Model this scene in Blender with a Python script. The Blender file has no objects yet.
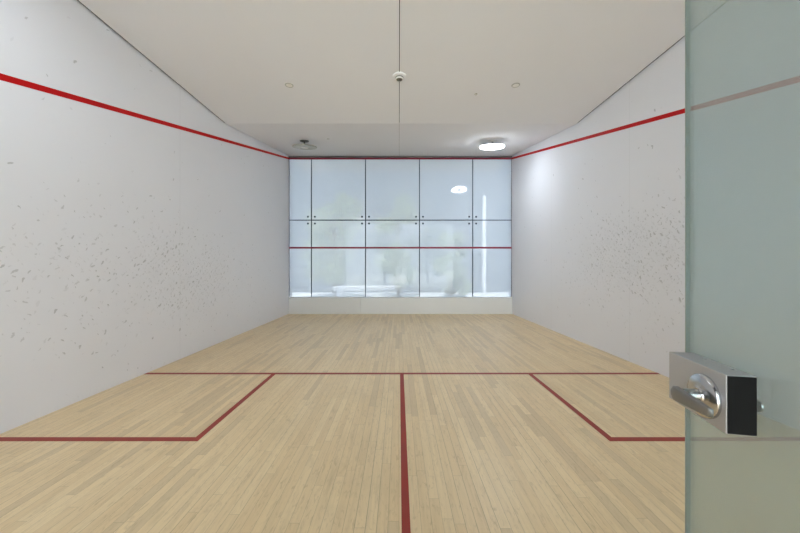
import bpy, bmesh, math, random
from mathutils import Vector, Matrix
random.seed(7)
S = bpy.context.scene
C = S.collection
PI = math.pi

# ------------------------------------------------------------------ helpers
def link(o, parent=None):
    C.objects.link(o)
    if parent: o.parent = parent
    return o

def obj(name, bm, mat, parent=None, smooth=False, bevel=0.0, seg=2):
    bmesh.ops.recalc_face_normals(bm, faces=bm.faces)
    me = bpy.data.meshes.new(name)
    bm.to_mesh(me); bm.free()
    me.materials.append(mat)
    if smooth:
        for p in me.polygons: p.use_smooth = True
        try: me.set_sharp_from_angle(angle=math.radians(40))
        except Exception: pass
    o = bpy.data.objects.new(name, me)
    link(o, parent)
    if bevel:
        m = o.modifiers.new('bevel', 'BEVEL'); m.width = bevel; m.segments = seg
        m.limit_method = 'ANGLE'; m.harden_normals = True
    return o

def tag(o, label=None, cat=None, group=None, kind=None):
    if label: o['label'] = label
    if cat: o['category'] = cat
    if group: o['group'] = group
    if kind: o['kind'] = kind
    return o

def empty(name, loc=(0, 0, 0), rot=(0, 0, 0)):
    o = bpy.data.objects.new(name, None); link(o)
    o.location = loc; o.rotation_euler = rot
    return o

def box(bm, x0, x1, y0, y1, z0, z1):
    v = [bm.verts.new(p) for p in ((x0,y0,z0),(x1,y0,z0),(x1,y1,z0),(x0,y1,z0),(x0,y0,z1),(x1,y0,z1),(x1,y1,z1),(x0,y1,z1))]
    for f in ((0,3,2,1),(4,5,6,7),(0,1,5,4),(1,2,6,5),(2,3,7,6),(3,0,4,7)):
        bm.faces.new([v[i] for i in f])
    return bm

def B(*a): return box(bmesh.new(), *a)

def hexa(pts):
    """box from 4 bottom and 4 top points"""
    bm = bmesh.new(); v = [bm.verts.new(p) for p in pts]
    for f in ((0,3,2,1),(4,5,6,7),(0,1,5,4),(1,2,6,5),(2,3,7,6),(3,0,4,7)):
        bm.faces.new([v[i] for i in f])
    return bm

def lathe(bm, prof, M=None, n=48):
    """revolve (r,z) profile about z; r=0 makes a pole"""
    M = M or Matrix()
    rings = []
    for r, z in prof:
        if r < 1e-6: rings.append([bm.verts.new(M @ Vector((0, 0, z)))])
        else: rings.append([bm.verts.new(M @ Vector((r*math.cos(2*PI*k/n), r*math.sin(2*PI*k/n), z))) for k in range(n)])
    for a, b in zip(rings, rings[1:]):
        for k in range(n):
            k2 = (k+1) % n
            if len(a) == 1 and len(b) == 1: continue
            if len(a) == 1: bm.faces.new((a[0], b[k], b[k2]))
            elif len(b) == 1: bm.faces.new((a[k], b[0], a[k2]))
            else: bm.faces.new((a[k], b[k], b[k2], a[k2]))
    return bm

def closed_lathe(bm, prof, M=None, n=64):
    """revolve a closed (r,z) loop, ring shaped"""
    M = M or Matrix()
    rings = [[bm.verts.new(M @ Vector((r*math.cos(2*PI*k/n), r*math.sin(2*PI*k/n), z))) for k in range(n)] for r, z in prof]
    for i in range(len(rings)):
        a, b = rings[i], rings[(i+1) % len(rings)]
        for k in range(n):
            k2 = (k+1) % n
            bm.faces.new((a[k], b[k], b[k2], a[k2]))
    return bm

# ------------------------------------------------------------------ node helpers
def newmat(name):
    m = bpy.data.materials.new(name); m.use_nodes = True
    return m, m.node_tree, m.node_tree.nodes['Principled BSDF']

def simple(name, col, rough=0.5, metal=0.0, spec=0.5, noise=0.0, nscale=6.0):
    m, t, p = newmat(name)
    p.inputs['Base Color'].default_value = (*col, 1)
    p.inputs['Roughness'].default_value = rough
    p.inputs['Metallic'].default_value = metal
    p.inputs['Specular IOR Level'].default_value = spec
    if noise:
        g = t.nodes.new('ShaderNodeNewGeometry')
        n = t.nodes.new('ShaderNodeTexNoise'); n.inputs['Scale'].default_value = nscale; n.inputs['Detail'].default_value = 4
        t.links.new(g.outputs['Position'], n.inputs['Vector'])
        mx = t.nodes.new('ShaderNodeMix'); mx.data_type = 'RGBA'
        mx.inputs['A'].default_value = (*[c*(1-noise) for c in col], 1)
        mx.inputs['B'].default_value = (*[min(1, c*(1+noise)) for c in col], 1)
        t.links.new(n.outputs['Fac'], mx.inputs['Factor'])
        t.links.new(mx.outputs['Result'], p.inputs['Base Color'])
    return m

class NB:
    """tiny math-node builder"""
    def __init__(s, t): s.t = t
    def put(s, sock, v):
        if isinstance(v, (int, float)): sock.default_value = v
        else: s.t.links.new(v, sock)
    def m(s, op, a, b=None, c=None):
        n = s.t.nodes.new('ShaderNodeMath'); n.operation = op
        s.put(n.inputs[0], a)
        if b is not None: s.put(n.inputs[1], b)
        if c is not None: s.put(n.inputs[2], c)
        return n.outputs[0]
    def comb(s, x, y, z):
        n = s.t.nodes.new('ShaderNodeCombineXYZ')
        for i, v in enumerate((x, y, z)): s.put(n.inputs[i], v)
        return n.outputs[0]
    def white(s, vec):
        n = s.t.nodes.new('ShaderNodeTexWhiteNoise'); n.noise_dimensions = '3D'
        s.t.links.new(vec, n.inputs['Vector']); return n.outputs['Value']
    def noise(s, vec, scale, detail=3, rough=0.5, dist=0.0):
        n = s.t.nodes.new('ShaderNodeTexNoise')
        n.inputs['Scale'].default_value = scale; n.inputs['Detail'].default_value = detail
        n.inputs['Roughness'].default_value = rough; n.inputs['Distortion'].default_value = dist
        s.t.links.new(vec, n.inputs['Vector']); return n.outputs['Fac']
    def remap(s, v, a, b, c=0.0, d=1.0):
        n = s.t.nodes.new('ShaderNodeMapRange'); n.clamp = True
        s.put(n.inputs['Value'], v)
        for k, x in (('From Min', a), ('From Max', b), ('To Min', c), ('To Max', d)): n.inputs[k].default_value = x
        return n.outputs['Result']
    def mix(s, f, a, b, mode='MIX'):
        n = s.t.nodes.new('ShaderNodeMix'); n.data_type = 'RGBA'; n.blend_type = mode
        s.put(n.inputs['Factor'], f)
        for k, v in (('A', a), ('B', b)):
            if isinstance(v, tuple): n.inputs[k].default_value = (*v, 1)
            else: s.t.links.new(v, n.inputs[k])
        return n.outputs['Result']

# ------------------------------------------------------------------ materials
def floor_material():
    m, t, p = newmat('maple strip floor'); q = NB(t)
    g = t.nodes.new('ShaderNodeNewGeometry')
    sp = t.nodes.new('ShaderNodeSeparateXYZ'); t.links.new(g.outputs['Position'], sp.inputs[0])
    X, Y = sp.outputs[0], sp.outputs[1]
    W = 0.057
    r = q.m('DIVIDE', X, W); row = q.m('FLOOR', r); fr = q.m('FRACT', r)
    rnd = q.white(q.comb(row, 3.3, 0.0)); rl = q.white(q.comb(row, 8.1, 2.0))
    ln = q.m('ADD', 0.55, q.m('MULTIPLY', rl, 0.75))
    b = q.m('ADD', q.m('DIVIDE', Y, ln), q.m('MULTIPLY', rnd, 9.0))
    idx = q.m('FLOOR', b); fb = q.m('FRACT', b)
    tone = q.white(q.comb(row, idx, 1.0)); warm = q.white(q.comb(row, idx, 5.0))
    # grain stretched along the boards, shifted per board
    gv = q.comb(q.m('MULTIPLY', X, 60.0), q.m('ADD', q.m('MULTIPLY', Y, 2.2), q.m('MULTIPLY', tone, 40.0)), q.m('MULTIPLY', tone, 7.0))
    grain = q.noise(gv, 1.0, 4, 0.6, 0.4)
    fl = q.noise(q.comb(q.m('MULTIPLY', X, 14.0), q.m('ADD', q.m('MULTIPLY', Y, 2.5), q.m('MULTIPLY', warm, 30.0)), warm), 1.0, 3, 0.6, 0.8)
    c = q.mix(tone, FLOOR_A, FLOOR_B)
    c = q.mix(q.m('MULTIPLY', q.m('GREATER_THAN', warm, 0.82), 0.5), c, FLOOR_C)
    c = q.mix(q.remap(grain, 0.42, 0.75, 0.0, 0.3), c, FLOOR_D)
    c = q.mix(q.remap(fl, 0.62, 0.78, 0.0, 0.45), c, FLOOR_D)
    # small darker flecks and figure in the maple
    fk = q.noise(q.comb(q.m('MULTIPLY', X, 48.0), q.m('ADD', q.m('MULTIPLY', Y, 11.0), q.m('MULTIPLY', warm, 50.0)), tone), 1.0, 3, 0.65, 1.2)
    c = q.mix(q.remap(fk, 0.54, 0.74, 0.0, 0.6), c, FLOOR_D)
    bl = q.noise(q.comb(X, Y, 4.0), 1.6, 4, 0.6, 0.5)
    c = q.mix(q.remap(bl, 0.5, 0.75, 0.0, 0.22), c, (0.52, 0.40, 0.235))
    # joints
    e = q.m('MINIMUM', fr, q.m('SUBTRACT', 1.0, fr))
    gap = q.remap(e, 0.010, 0.030, 1.0, 0.0)
    strong = q.remap(q.white(q.comb(row, 77.0, 0.0)), 0.0, 1.0, 0.15, 0.75)
    gap = q.m('MULTIPLY', gap, strong)
    eb = q.m('MULTIPLY', q.m('MINIMUM', fb, q.m('SUBTRACT', 1.0, fb)), ln)
    gap2 = q.remap(eb, 0.0008, 0.002, 0.28, 0.0)
    c = q.mix(q.m('MAXIMUM', gap, gap2), c, (0.16, 0.10, 0.05))
    t.links.new(c, p.inputs['Base Color'])
    p.inputs['Roughness'].default_value = 0.36
    p.inputs['Specular IOR Level'].default_value = 0.55
    return m
FLOOR_A = (0.79, 0.595, 0.345); FLOOR_B = (0.855, 0.67, 0.41); FLOOR_C = (0.62, 0.465, 0.28); FLOOR_D = (0.52, 0.375, 0.21)

WALL_COL = (0.825, 0.838, 0.905)
def wall_material(name, cy, cz, sy, sz, seed, amount, seams):
    """white plaster with scuffed ball marks scattered around (cy, cz)"""
    m, t, p = newmat(name); q = NB(t)
    g = t.nodes.new('ShaderNodeNewGeometry')
    sp = t.nodes.new('ShaderNodeSeparateXYZ'); t.links.new(g.outputs['Position'], sp.inputs[0])
    Y, Z = sp.outputs[1], sp.outputs[2]
    a = q.m('DIVIDE', q.m('SUBTRACT', Y, cy), sy); b = q.m('DIVIDE', q.m('SUBTRACT', Z, cz), sz)
    d2 = q.m('ADD', q.m('MULTIPLY', a, a), q.m('MULTIPLY', b, b))
    dens = q.m('POWER', 2.718, q.m('MULTIPLY', d2, -1.0))
    patch = q.noise(q.comb(Y, Z, seed), 1.3, 2)
    prob = q.m('ADD', q.m('MULTIPLY', q.m('MULTIPLY', dens, amount), q.remap(patch, 0.3, 0.65, 0.3, 1.1)), 0.010)
    out = None
    # two layers of short slanted scuffs
    for k, (cell, ang, rw, rh) in enumerate(((0.080, 0.9, 0.34, 0.14), (0.055, 2.2, 0.30, 0.13), (0.105, 0.4, 0.30, 0.10))):
        ca, sa = math.cos(ang), math.sin(ang)
        wob = q.m('MULTIPLY', q.m('SUBTRACT', q.noise(q.comb(Y, Z, seed+k), 22.0, 2), 0.5), 0.05)
        u = q.m('DIVIDE', q.m('ADD', q.m('ADD', q.m('MULTIPLY', Y, ca), q.m('MULTIPLY', Z, sa)), wob), cell)
        v = q.m('DIVIDE', q.m('ADD', q.m('ADD', q.m('MULTIPLY', Y, -sa), q.m('MULTIPLY', Z, ca)), wob), cell)
        iu, iv = q.m('FLOOR', u), q.m('FLOOR', v); fu, fv = q.m('FRACT', u), q.m('FRACT', v)
        r1 = q.white(q.comb(iu, iv, seed+k)); r2 = q.white(q.comb(iu, iv, seed+k+20)); r3 = q.white(q.comb(iu, iv, seed+k+40))
        ox = q.m('SUBTRACT', q.m('SUBTRACT', fu, 0.5), q.m('MULTIPLY', q.m('SUBTRACT', r2, 0.5), 0.3))
        oy = q.m('SUBTRACT', q.m('SUBTRACT', fv, 0.5), q.m('MULTIPLY', q.m('SUBTRACT', r3, 0.5), 0.5))
        size = q.m('ADD', 0.45, q.m('MULTIPLY', r3, 0.6))
        ex = q.m('DIVIDE', ox, q.m('MULTIPLY', size, rw)); ey = q.m('DIVIDE', oy, q.m('MULTIPLY', size, rh))
        e2 = q.m('ADD', q.m('MULTIPLY', ex, ex), q.m('MULTIPLY', ey, ey))
        sh = q.remap(e2, 0.45, 1.0, 1.0, 0.0)
        on = q.m('LESS_THAN', r1, prob)
        mk = q.m('MULTIPLY', q.m('MULTIPLY', sh, on), q.m('ADD', 0.09, q.m('MULTIPLY', q.m('MULTIPLY', r2, r2), 0.38)))
        out = mk if out is None else q.m('MAXIMUM', out, mk)
    mot = q.noise(q.comb(q.m('MULTIPLY', Y, 1.0), Z, seed), 0.8, 4)
    c = q.mix(mot, tuple(x*0.975 for x in WALL_COL), tuple(min(1, x*1.02) for x in WALL_COL))
    haze = q.m('MULTIPLY', dens, q.remap(q.noise(q.comb(Y, Z, seed+3), 5.0, 4), 0.4, 0.7, 0.0, 0.05))
    c = q.mix(haze, c, (0.35, 0.35, 0.38))
    c = q.mix(out, c, (0.20, 0.20, 0.22))
    for s_ in seams:
        ln = q.remap(q.m('ABSOLUTE', q.m('SUBTRACT', Y, s_)), 0.004, 0.008, 0.08, 0.0)
        c = q.mix(ln, c, (0.3, 0.3, 0.32))
    t.links.new(c, p.inputs['Base Color'])
    p.inputs['Roughness'].default_value = 0.55
    p.inputs['Specular IOR Level'].default_value = 0.3
    return m

def frosted_panel():
    m, t, p = newmat('frosted white court glass'); q = NB(t)
    t.nodes.remove(p); o = t.nodes['Material Output']
    g = t.nodes.new('ShaderNodeNewGeometry')
    n = q.noise(g.outputs['Position'], 1.2, 4)
    col = q.mix(n, (0.66, 0.705, 0.76), (0.71, 0.75, 0.80))
    d = t.nodes.new('ShaderNodeBsdfDiffuse'); t.links.new(col, d.inputs['Color'])
    tl = t.nodes.new('ShaderNodeBsdfTranslucent'); t.links.new(col, tl.inputs['Color'])
    tr = t.nodes.new('ShaderNodeBsdfTransparent'); tr.inputs['Color'].default_value = (0.88, 0.925, 0.98, 1)
    gl = t.nodes.new('ShaderNodeBsdfGlossy'); gl.inputs['Roughness'].default_value = 0.03
    fr = t.nodes.new('ShaderNodeFresnel'); fr.inputs['IOR'].default_value = 1.5
    def mx(f, a, b):
        s = t.nodes.new('ShaderNodeMixShader')
        q.put(s.inputs[0], f)
        t.links.new(a, s.inputs[1]); t.links.new(b, s.inputs[2]); return s.outputs[0]
    s = mx(0.55, d.outputs[0], tl.outputs[0])
    s = mx(0.39, s, tr.outputs[0])
    s = mx(fr.outputs[0], s, gl.outputs[0])
    t.links.new(s, o.inputs['Surface'])
    return m

def door_glass():
    m, t, p = newmat('greenish hazy door glass'); q = NB(t)
    t.nodes.remove(p); o = t.nodes['Material Output']
    d = t.nodes.new('ShaderNodeBsdfDiffuse'); d.inputs['Color'].default_value = (0.95, 0.96, 0.95, 1)
    tl = t.nodes.new('ShaderNodeBsdfTranslucent'); tl.inputs['Color'].default_value = (0.95, 0.96, 0.95, 1)
    tr = t.nodes.new('ShaderNodeBsdfTransparent'); tr.inputs['Color'].default_value = (0.80, 0.885, 0.885, 1)
    gl = t.nodes.new('ShaderNodeBsdfGlossy'); gl.inputs['Roughness'].default_value = 0.22
    fr = t.nodes.new('ShaderNodeFresnel'); fr.inputs['IOR'].default_value = 1.5
    def mx(f, a, b):
        s = t.nodes.new('ShaderNodeMixShader'); q.put(s.inputs[0], f)
        t.links.new(a, s.inputs[1]); t.links.new(b, s.inputs[2]); return s.outputs[0]
    s = mx(0.5, d.outputs[0], tl.outputs[0])
    s = mx(0.79, s, tr.outputs[0])
    s = mx(q.m('MULTIPLY', fr.outputs[0], 0.5), s, gl.outputs[0])
    t.links.new(s, o.inputs['Surface'])
    return m

def clear_glass():
    m, t, p = newmat('clear glass'); q = NB(t)
    t.nodes.remove(p); o = t.nodes['Material Output']
    tr = t.nodes.new('ShaderNodeBsdfTransparent'); tr.inputs['Color'].default_value = (0.95, 0.985, 0.97, 1)
    gl = t.nodes.new('ShaderNodeBsdfGlossy'); gl.inputs['Roughness'].default_value = 0.01
    fr = t.nodes.new('ShaderNodeFresnel'); fr.inputs['IOR'].default_value = 1.5
    s = t.nodes.new('ShaderNodeMixShader'); t.links.new(fr.outputs[0], s.inputs[0])
    t.links.new(tr.outputs[0], s.inputs[1]); t.links.new(gl.outputs[0], s.inputs[2])
    t.links.new(s.outputs[0], o.inputs['Surface'])
    return m

def emitter(name, col, strength):
    m, t, p = newmat(name)
    p.inputs['Base Color'].default_value = (0.9, 0.9, 0.9, 1)
    p.inputs['Emission Color'].default_value = (*col, 1)
    p.inputs['Emission Strength'].default_value = strength
    p.inputs['Roughness'].default_value = 0.4
    return m

LAMP = 31.0
SKY = 4.0
M = dict(
    floor=floor_material(),
    wall_l=wall_material('white plaster left', 4.5, 1.22, 1.75, 0.55, 2.0, 1.35, (4.56,)),
    wall_r=wall_material('white plaster right', 4.3, 1.42, 1.15, 0.60, 31.0, 1.7, (4.44, 6.72)),
    wall=simple('white plaster', WALL_COL, 0.6),
    ceil=simple('warm white ceiling paint', (0.81, 0.812, 0.85), 0.8, noise=0.02, nscale=0.7),
    red=simple('dark red court paint', (0.52, 0.006, 0.008), 0.5, spec=0.15),
    redglass=simple('maroon line on the glass', (0.26, 0.018, 0.045), 0.4),
    redfloor=simple('red floor paint', (0.33, 0.05, 0.036), 0.5, spec=0.25, noise=0.12, nscale=9),
    tin=simple('grey white tin paint', (0.70, 0.70, 0.70), 0.5, noise=0.02, nscale=3),
    tin2=simple('pale tin paint', (0.74, 0.745, 0.75), 0.5, noise=0.02, nscale=3),
    joint=simple('dark silicone joint', (0.045, 0.06, 0.075), 0.6),
    head=simple('grey head channel', (0.20, 0.20, 0.23), 0.45, 0.3),
    frost=frosted_panel(), dglass=door_glass(), cglass=clear_glass(),
    steel=simple('brushed stainless', (0.30, 0.30, 0.30), 0.42, 1.0, noise=0.05, nscale=60),
    alu=simple('satin aluminium lock case', (0.53, 0.53, 0.54), 0.5, 0.6),
    chrome=simple('satin chrome', (0.56, 0.56, 0.57), 0.2, 1.0),
    black=simple('matt black plate', (0.008, 0.008, 0.008), 0.7, spec=0.2),
    gedge=simple('green glass edge', (0.34, 0.40, 0.37), 0.25),
    cap=simple('steel bolt cap', (0.10, 0.11, 0.13), 0.35, 0.6),
    white=simple('white plastic', (0.80, 0.79, 0.77), 0.45),
    dark=simple('dark plastic', (0.12, 0.12, 0.11), 0.5),
    lampoff=simple('opal diffuser unlit', (0.40, 0.395, 0.375), 0.35),
    lampon=emitter('opal diffuser lit', (0.88, 0.95, 1.0), LAMP),
    lamprear=emitter('opal diffuser lit softer', (0.88, 0.95, 1.0), 15.0),
    paving=simple('pale concrete paving', (0.80, 0.80, 0.78), 0.85, noise=0.1, nscale=2),
    roof=simple('roof board', (0.35, 0.34, 0.33), 0.9),
    skyblock=simple('grey render', (0.15, 0.18, 0.21), 0.9, noise=0.1, nscale=0.5),
    leaf=simple('leaf green', (0.42, 0.48, 0.34), 0.6, noise=0.3, nscale=3),
    bark=simple('tree bark', (0.14, 0.10, 0.07), 0.9, noise=0.3, nscale=20),
    post=simple('white painted post', (0.92, 0.92, 0.92), 0.5),
)

# ------------------------------------------------------------------ dimensions (camera at x=0, y=0)
XL, XR, YB, YF, H = -3.17, 3.25, -0.67, 9.08, 1.32
CZ, CY, CF = 3.945, 5.72, 4.55      # flat ceiling height, crease, height where it meets the front glass

# ------------------------------------------------------------------ floor and painted lines
fl = obj('floor', B(XL-0.2, XR+0.2, YB-3.2, YF+0.25, -0.08, 0.0), M['floor'])
tag(fl, 'pale maple strip floor of the squash court', 'floor', kind='structure')
def line(name, x0, x1, y0, y1, label, z=0.0012):
    o = obj(name, B(x0, x1, y0, y1, 0.0, z), M['redfloor'], fl); o['label'] = label; return o
line('short_line', XL, XR, 3.912, 3.968, 'red short line painted across the wooden floor')
line('half_court_line', 0.013, 0.058, YB, 3.912, 'red half court line running towards the viewer')
for nm, xs, xw, lab in (('service_box_line', -1.56, XL, 'left'), ('service_box_line', 1.632, XR, 'right')):
    h = 0.025
    bm = bmesh.new()
    box(bm, xs-h, xs+h, 2.40, 3.912, 0, 0.0012)
    if xw < 0: box(bm, xw, xs-h, 2.40, 2.456, 0, 0.0012)
    else: box(bm, xs+h, xw, 2.40, 2.456, 0, 0.0012)
    o = obj(nm, bm, M['redfloor'], fl); o['label'] = 'red L shaped service box line on the %s of the floor' % lab

# ------------------------------------------------------------------ side walls with sloping out lines
def side_wall(name, xin, sgn, mat, label):
    xo = xin + sgn*0.2
    w = obj(name, B(min(xin, xo), max(xin, xo), YB-0.1, YF+0.25, -0.08, 4.95), mat)
    tag(w, label, 'wall', kind='structure')
    y0, y1 = YB, YF
    zc = lambda y: 4.475 - 0.2484*(YF-y)
    th = 0.027
    xa, xb = xin, xin - sgn*0.002
    pts = [(xa, y0, zc(y0)-th), (xb, y0, zc(y0)-th), (xb, y1, zc(y1)-th), (xa, y1, zc(y1)-th),
           (xa, y0, zc(y0)+th), (xb, y0, zc(y0)+th), (xb, y1, zc(y1)+th), (xa, y1, zc(y1)+th)]
    o = obj('out_line', hexa(pts), M['red'], w)
    o['label'] = 'red sloping out line painted on the white wall'
    return w
side_wall('wall_left', XL, -1, M['wall_l'], 'white court wall on the left with ball marks and sloping red line')
side_wall('wall_right', XR, 1, M['wall_r'], 'white court wall on the right with ball marks, behind the glass door')

# ------------------------------------------------------------------ ceiling: two boards either side of a joint, raised at the front
ce = empty('ceiling', (0, 0, 0)); tag(ce, 'warm white ceiling with a centre joint, sloping up over the front glass', 'ceiling', kind='structure')
XM = 0.005
g1, g2, s1, s2 = 0.0045, 0.003, 0.026, 0.008     # half joint widths and gaps to the side walls
for xa, xb, ya, yb in ((XL+s1, XM-g1, XL+s2, XM-g2), (XM+g1, XR-s1, XM+g2, XR-s2)):
    obj('ceiling_board', B(xa, xb, YB-0.1, CY, CZ, CZ+0.05), M['ceil'], ce)
    obj('sloped_ceiling_board', hexa([(ya, CY, CZ), (yb, CY, CZ), (yb, YF+0.02, CF), (ya, YF+0.02, CF),
                                      (ya, CY, CZ+0.05), (yb, CY, CZ+0.05), (yb, YF+0.02, CF+0.05), (ya, YF+0.02, CF+0.05)]), M['ceil'], ce)
for xa, xb in ((XL, XL+s1), (XM-g1, XM+g1), (XR-s1, XR)):  # dark backing strips stand in for the shade inside the gaps
    o = obj('gap_shade_strip', B(xa, xb, YB-0.1, CY, CZ+0.012, CZ+0.05), M['joint'], ce); o['label'] = 'dark strip coloured as the shade in the ceiling gap'
rf = obj('roof', B(XL-0.4, XR+0.4, YB-6.0, YF+2.8, 4.95, 5.15), M['roof'])  # overhangs lengthened to shade the front glass and keep sun off the floor
tag(rf, 'roof slab over the court, overhangs lengthened to block sun and sky', 'roof', kind='structure')

# ------------------------------------------------------------------ front glass wall
fw = empty('wall_front', (0, YF, 0)); tag(fw, 'frosted bluish glass front wall with dark joints and two red lines', 'glass wall', kind='structure')
vs = [XL, -2.524, -0.965, 0.591, 2.124, XR]
hz = [0.0, 2.70, 4.56]
g = 0.013
for i in range(5):
    for j in range(2):
        x0 = vs[i] + (g if i else 0.012); x1 = vs[i+1] - (g if i < 4 else 0.012)
        z0 = hz[j] + (g if j else 0); z1 = hz[j+1] - (g if j == 0 else 0)
        o = obj('glass_panel', B(x0, x1, 0.0, 0.019, z0, z1), M['frost'], fw)
# dark silicone joints between the panes
for x in vs[1:5]:
    obj('joint', B(x-g, x+g, 0.001, 0.018, 0.0, 4.56), M['joint'], fw)
for i in range(5):
    x0 = vs[i] + (g if i else 0); x1 = vs[i+1] - (g if i < 4 else 0)
    obj('joint', B(x0, x1, 0.001, 0.018, 2.70-g, 2.70+g), M['joint'], fw)
for xa, xb in ((XL, XL+0.012), (XR-0.012, XR)):
    obj('joint', B(xa, xb, -0.001, 0.018, 0.0, 4.56), M['joint'], fw)
o = obj('head_channel', B(XL, XR, -0.02, 0.05, 4.498, 4.56), M['head'], fw); o['label'] = 'grey metal channel along the top of the glass'
o = obj('out_line', B(XL, XR, -0.003, 0.0, 4.447, 4.498), M['redglass'], fw); o['label'] = 'red out line along the top of the glass'
o = obj('service_line', B(XL, XR, -0.003, 0.0, 1.878, 1.930), M['redglass'], fw); o['label'] = 'red service line across the middle of the glass'
RX = Matrix.Rotation(PI/2, 4, 'X')
for x in vs[1:5]:
    f = empty('patch_fitting', (x, 0, 2.70)); f.parent = fw
    for sx in (-1, 1):
        for sz in (-1, 1):
            c = obj('bolt_cap', lathe(bmesh.new(), [(0, 0.012), (0.016, 0.012), (0.026, 0.007), (0.028, 0.0), (0.028, -0.004), (0, -0.004)], Matrix.Translation((sx*0.10, 0, sz*0.098)) @ RX, 20), M['cap'], f, True)

# kick board (tin) along the bottom of the front glass
tn = empty('kick_board', (0, YF, 0)); tag(tn, 'low pale grey kick board across the foot of the front glass wall', 'kick board')
for xa, xb, mt in ((XL+0.003, -1.097, 'tin'), (-1.093, XR-0.003, 'tin2')):
    bm = hexa([(xa, -0.055, 0), (xb, -0.055, 0), (xb, -0.005, 0), (xa, -0.005, 0),
               (xa, -0.055, 0.466), (xb, -0.055, 0.466), (xb, -0.005, 0.486), (xa, -0.005, 0.486)])
    obj('board', bm, M[mt], tn, bevel=0.003)

# ------------------------------------------------------------------ back glass wall (behind the viewer), the doorway at its middle
bw = empty('wall_back', (0, YB, 0)); tag(bw, 'clear glass back wall with the doorway', 'glass wall', kind='structure')
DX0, DX1, DH = -0.52, 0.42, 2.16
for x0, x1, z0, z1 in ((XL+0.01, -1.85, 0, CZ), (-1.84, DX0, 0, CZ), (DX1, 1.84, 0, CZ), (1.85, XR-0.01, 0, CZ), (DX0+0.005, DX1-0.005, DH+0.01, CZ)):
    obj('glass_panel', B(x0, x1, -0.006, 0.006, z0, z1), M['cglass'], bw)

# ------------------------------------------------------------------ round ceiling lamps
def lamp(loc, tilt, mat, label, group='round ceiling lamps'):
    r = empty('ceiling_lamp', loc, (tilt, 0, 0)); tag(r, label, 'ceiling lamp', group)
    obj('canopy', lathe(bmesh.new(), [(0, 0), (0.10, 0), (0.10, -0.014), (0.085, -0.024), (0, -0.024)]), M['dark' if mat == 'lampoff' else 'white'], r, True)  # unlit lamp's canopy is coloured dark to stand in for its shade
    obj('stem', lathe(bmesh.new(), [(0, -0.018), (0.016, -0.018), (0.016, -0.125), (0, -0.125)], None, 20), M['dark'], r, True)
    obj('back_plate', lathe(bmesh.new(), [(0, -0.117), (0.278, -0.117), (0.281, -0.1195), (0.278, -0.122), (0, -0.128)], None, 64), M['white'], r, True)
    prof = [(0.088, -0.1275), (0.262, -0.1265), (0.270, -0.129), (0.270, -0.143), (0.262, -0.149), (0.225, -0.154), (0.17, -0.156), (0.12, -0.153), (0.088, -0.146)]
    d = obj('diffuser_ring', closed_lathe(bmesh.new(), prof), M[mat], r, True)
    obj('centre_cap', lathe(bmesh.new(), [(0, -0.127), (0.084, -0.127), (0.084, -0.132), (0.084, -0.156), (0.07, -0.162), (0, -0.163)]), M['white' if mat == 'lampoff' else 'head'], r, True)
    return r
slope = math.atan2(CF-CZ, YF-CY)
zc = lambda y: CZ + (CF-CZ)*(y-CY)/(YF-CY)
LY = 7.12
lamp((-2.14, LY, zc(LY)), slope, 'lampoff', 'unlit round ceiling lamp at upper left of the front glass')
lamp((2.11, LY, zc(LY)), slope, 'lampon', 'glowing round ceiling lamp at upper right of the front glass')
lamp((-2.08, 1.95, CZ), 0, 'lamprear', 'lit round lamp on the flat ceiling beside the left wall')

# ------------------------------------------------------------------ small ceiling fittings
sd = empty('smoke_detector', (XM, 4.30, CZ)); tag(sd, 'small white detector on the centre joint of the ceiling', 'detector')
obj('base', lathe(bmesh.new(), [(0, 0), (0.085, 0), (0.092, -0.006), (0.092, -0.018), (0.07, -0.026), (0, -0.026)]), M['ceil'], sd, True)
o = obj('vent_ring', lathe(bmesh.new(), [(0, -0.020), (0.056, -0.020), (0.056, -0.042), (0, -0.042)]), M['dark'], sd, True); o['label'] = 'dark slotted ring'
obj('cover', lathe(bmesh.new(), [(0, -0.040), (0.056, -0.040), (0.055, -0.050), (0.046, -0.054), (0, -0.054)]), M['white'], sd, True)
o = obj('sensor', lathe(bmesh.new(), [(0, -0.052), (0.044, -0.052), (0.036, -0.058), (0, -0.060)]), M['dark'], sd, True); o['label'] = 'dark sensor tip'
def plate(x, y, z, r, tilt, label):
    t = empty('ceiling_plate', (x, y, z), (tilt, 0, 0)); tag(t, label, 'cover plate', 'small ceiling cover plates')
    obj('rim', closed_lathe(bmesh.new(), [(r*0.80, 0), (r, 0), (r*0.96, -0.007), (r*0.80, -0.009)], None, 40), M['lampoff'], t, True)
    obj('disc', lathe(bmesh.new(), [(0, 0), (r*0.79, 0), (r*0.79, -0.005), (0, -0.006)], None, 40), M['white'], t, True)
plate(-1.575, 4.52, CZ, 0.058, 0, 'small round white plate on the ceiling left of the detector')
plate(1.675, 4.52, CZ, 0.058, 0, 'small round white plate on the ceiling right of the detector')
plate(1.16, 4.75, CZ, 0.022, 0, 'tiny white plate on the flat ceiling, nearest the glowing lamp')
plate(-1.56, 6.93, zc(6.93), 0.030, slope, 'tiny white plate on the sloped ceiling beside the unlit lamp')

# ------------------------------------------------------------------ open glass door with its lock, right foreground
A = Vector((0.670, 0.782, 0.0))
ang = math.atan2(-0.9776, -0.2103)          # local +x runs from the free edge towards the hinge, local -y is the viewer's side... see below
dr = empty('door_1', A, (0, 0, ang)); tag(dr, 'open hazy glass door with a metal lock in the right foreground', 'glass door', kind='structure')
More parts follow.
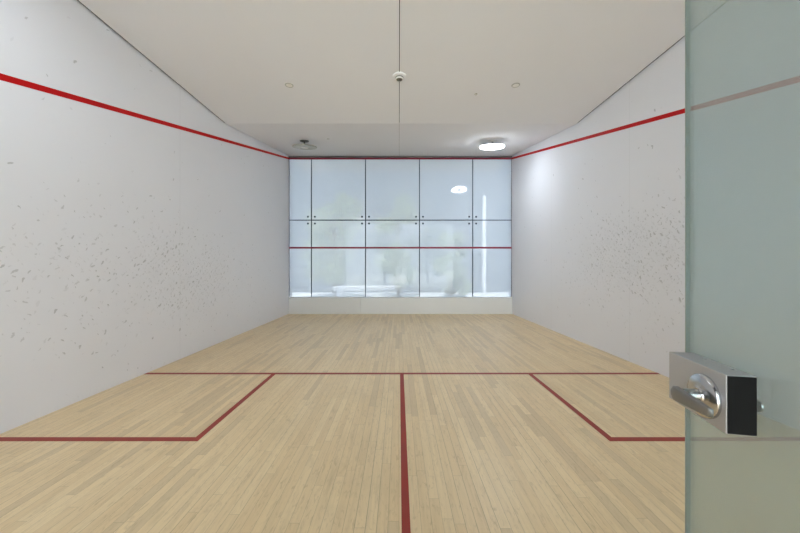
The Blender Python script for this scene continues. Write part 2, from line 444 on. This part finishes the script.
# in local axes: x = towards hinge (and the viewer), y = out of the door face away from the lever side, lever side is y<0 side
# face of lock case at y=0, glass behind it
L = 1.46
obj('glass_leaf', B(-0.0235, L, 0.0499, 0.0599, 0.012, 2.14), M['dglass'], dr)
o = obj('glass_edge', B(-0.0272, -0.0235, 0.0499, 0.0599, 0.012, 2.14), M['gedge'], dr); o['label'] = 'grey green polished glass edge'
for z0 in (0.25, 1.85):
    obj('hinge', B(L-0.07, L+0.005, 0.040, 0.070, z0, z0+0.09), M['steel'], dr, bevel=0.003)
ZB, ZT, BL, BT = 0.9986, 1.1129, 0.176, 0.0497
case = obj('lock_case', B(0, BL, 0, BT, ZB, ZT), M['alu'], dr, bevel=0.0018); case['label'] = 'satin metal lock case'
o = obj('end_plate', B(BL-0.001, BL+0.0012, 0.0022, BT-0.0012, ZB+0.0015, ZT-0.0015), M['black'], case); o['label'] = 'matt black end plate'
for sx in (0.052, 0.128):
    obj('screw', lathe(bmesh.new(), [(0, 0.0012), (0.0022, 0.0012), (0.003, 0), (0.003, -0.002), (0, -0.002)], Matrix.Translation((sx+0.008, 0.038, ZT)), 16), M['chrome'], case, True)
# lever set: rosette on the face, neck, and a tapering lever pointing towards the hinge
PX, PZ = 0.1225, 1.0515
RO = Matrix.Translation((PX, 0, PZ)) @ Matrix.Rotation(PI/2, 4, 'X')      # local z -> -y (out of the face)
obj('rosette', lathe(bmesh.new(), [(0, -0.001), (0.044, -0.001), (0.045, 0.002), (0.044, 0.0075), (0.041, 0.010), (0.026, 0.0115), (0.017, 0.013), (0.0155, 0.016), (0, 0.016)], RO, 56), M['chrome'], dr, True)
obj('neck', lathe(bmesh.new(), [(0, 0.012), (0.0145, 0.012), (0.0125, 0.018), (0.0118, 0.040), (0.0118, 0.048), (0, 0.048)], RO, 40), M['chrome'], dr, True)
def lever_mesh():
    bm = bmesh.new(); n = 26; rings = []
    x0, x1 = PX-0.013, PX+0.092
    for i in range(n+1):
        f = i/n; x = x0 + (x1-x0)*f
        hgt = 0.0165*(1-f) + 0.0085*f
        if f < 0.08: hgt *= math.sqrt(max(0.0, 1-((0.08-f)/0.08)**2))*0.6+0.4
        yc = -0.050 + 0.004*f*f; ty = 0.0062*(1-f)+0.0048*f
        if f > 0.93:
            k_ = math.sqrt(max(0.0, 1-((f-0.93)/0.07)**2))*0.8+0.2; hgt *= k_; ty *= k_
        zc_ = PZ - 0.0005 - 0.001*f
        ring = []
        for k in range(16):
            a = 2*PI*k/16; ca, sa = math.cos(a), math.sin(a)
            e = 0.45
            ring.append(bm.verts.new((x, yc + ty*math.copysign(abs(ca)**e, ca), zc_ + hgt*math.copysign(abs(sa)**e, sa))))
        rings.append(ring)
    for a, b in zip(rings, rings[1:]):
        for k in range(16): bm.faces.new((a[k], a[(k+1) % 16], b[(k+1) % 16], b[k]))
    bm.faces.new(rings[0]); bm.faces.new(rings[-1][::-1])
    return bm
o = obj('lever_handle', lever_mesh(), M['steel'], dr, True); o['label'] = 'tapering satin steel lever'
RI = Matrix.Translation((0.160, 0.0599, PZ+0.001)) @ Matrix.Rotation(-PI/2, 4, 'X')
obj('thumb_turn', lathe(bmesh.new(), [(0, -0.0002), (0.012, -0.0002), (0.012, 0.004), (0.010, 0.0055), (0, 0.006)], RI, 24), M['chrome'], dr, True)

# ------------------------------------------------------------------ outside, seen faintly through the frosted glass and in its reflections
gr = obj('ground', B(-40, 40, -40, 45, -0.2, -0.081), M['paving']); tag(gr, 'pale paving outside the court', 'ground', kind='structure')
def tree(x, y, h, cr, n, label, group=None, low=0.2):
    r = empty('tree', (x, y, -0.08)); tag(r, label, 'tree', group)
    bm = bmesh.new()
    lathe(bm, [(0, 0), (0.10, 0), (0.07, h*0.4), (0.03, h*0.85), (0, h*0.85)], None, 10)
    obj('trunk', bm, M['bark'], r, True)
    bm = bmesh.new()
    blobs = [(random.uniform(-1, 1)*cr*0.7, random.uniform(-1, 1)*cr*0.7, random.uniform(low, 1)*h, random.uniform(0.25, 0.5)*cr) for _ in range(16)]
    for _ in range(n):
        bx_, by_, bz_, br_ = random.choice(blobs)
        d = Vector((random.gauss(0, 1), random.gauss(0, 1), random.gauss(0, 1))).normalized() * br_ * random.uniform(0.6, 1.0)
        c = Vector((bx_, by_, bz_)) + d
        a = Vector((random.gauss(0, 1), random.gauss(0, 1), random.gauss(0, 1))).normalized()
        b = a.orthogonal().normalized(); s = random.uniform(0.06, 0.13)
        w = a.cross(b)*s*0.45; l = b*s
        bm.faces.new([bm.verts.new(c-l), bm.verts.new(c+w), bm.verts.new(c+l), bm.verts.new(c-w)])
    obj('foliage', bm, M['leaf'], r)
    return r
tree(-3.1, 15.2, 4.6, 1.5, 5000, 'leafy tree seen dimly through the left glass panels')
tree(-0.05, 15.6, 4.9, 1.15, 5000, 'leafy tree seen dimly through the middle glass panel')
tree(2.5, 15.3, 2.9, 0.9, 4000, 'low bushy tree seen dimly through the glass right of centre', low=0.05)
gw = obj('sky_block_wall', B(-16, 16, 18.0, 18.3, -0.081, 9.0), M['skyblock']); tag(gw, 'grey wall added beyond the trees to block the bright sky', 'backdrop wall', kind='structure')  # added wall, keeps bright sky from showing through the frosted panels
ps = empty('post', (3.70, 13.7, -0.081)); tag(ps, 'slim white post glimpsed through the rightmost glass panel', 'post')
obj('shaft', B(-0.072, 0.072, -0.072, 0.072, 0, 4.55), M['post'], ps, bevel=0.01)
obj('foot', B(-0.14, 0.14, -0.14, 0.14, 0, 0.08), M['post'], ps, bevel=0.01)
tree(-1.2, -9.5, 5.5, 1.9, 5000, 'tree behind the viewer, reflected faintly in the glass wall')
tree(2.6, -10.5, 5.0, 2.0, 5000, 'bushy tree behind the viewer, reflected right of centre in the glass wall')
bn = empty('bench', (-1.5, 13.6, -0.081)); tag(bn, 'low white bench glimpsed through the glass above the kick board', 'bench')
obj('seat', B(-1.3, 1.3, -0.25, 0.25, 0.42, 0.62), M['post'], bn, bevel=0.02)
for sx in (-1, 1): obj('leg', B(sx*1.0-0.12, sx*1.0+0.12, -0.2, 0.2, 0, 0.42), M['post'], bn, bevel=0.01)

# ------------------------------------------------------------------ light
w = bpy.data.worlds.new('world'); S.world = w; w.use_nodes = True
bg = w.node_tree.nodes['Background']
bg.inputs['Color'].default_value = (0.87, 0.925, 1.0, 1); bg.inputs['Strength'].default_value = SKY
sun = bpy.data.lights.new('sun', 'SUN'); sun.energy = 9.0; sun.angle = math.radians(1.5); sun.color = (1, 0.95, 0.88)
so = bpy.data.objects.new('sun', sun); C.objects.link(so)
so.rotation_euler = (math.radians(18), 0, math.radians(-14))     # high sun behind the building, falls on the garden in front

# ------------------------------------------------------------------ camera
cam = bpy.data.cameras.new('camera'); co = bpy.data.objects.new('camera', cam); C.objects.link(co)
co.location = (0, 0, H); co.rotation_euler = (PI/2, 0, 0)
cam.sensor_width = 36; cam.lens = 315*36/800
cam.shift_x = 1/800; cam.shift_y = 1.5/800
cam.clip_start = 0.02; cam.clip_end = 200
S.camera = co
S.view_settings.view_transform = 'Standard'; S.view_settings.look = 'None'
S.view_settings.exposure = 0.40; S.view_settings.gamma = 1.0; S.view_settings.use_curve_mapping = False
S.cycles.max_bounces = 16; S.cycles.diffuse_bounces = 10; S.cycles.transparent_max_bounces = 16
S.cycles.caustics_reflective = False; S.cycles.caustics_refractive = False
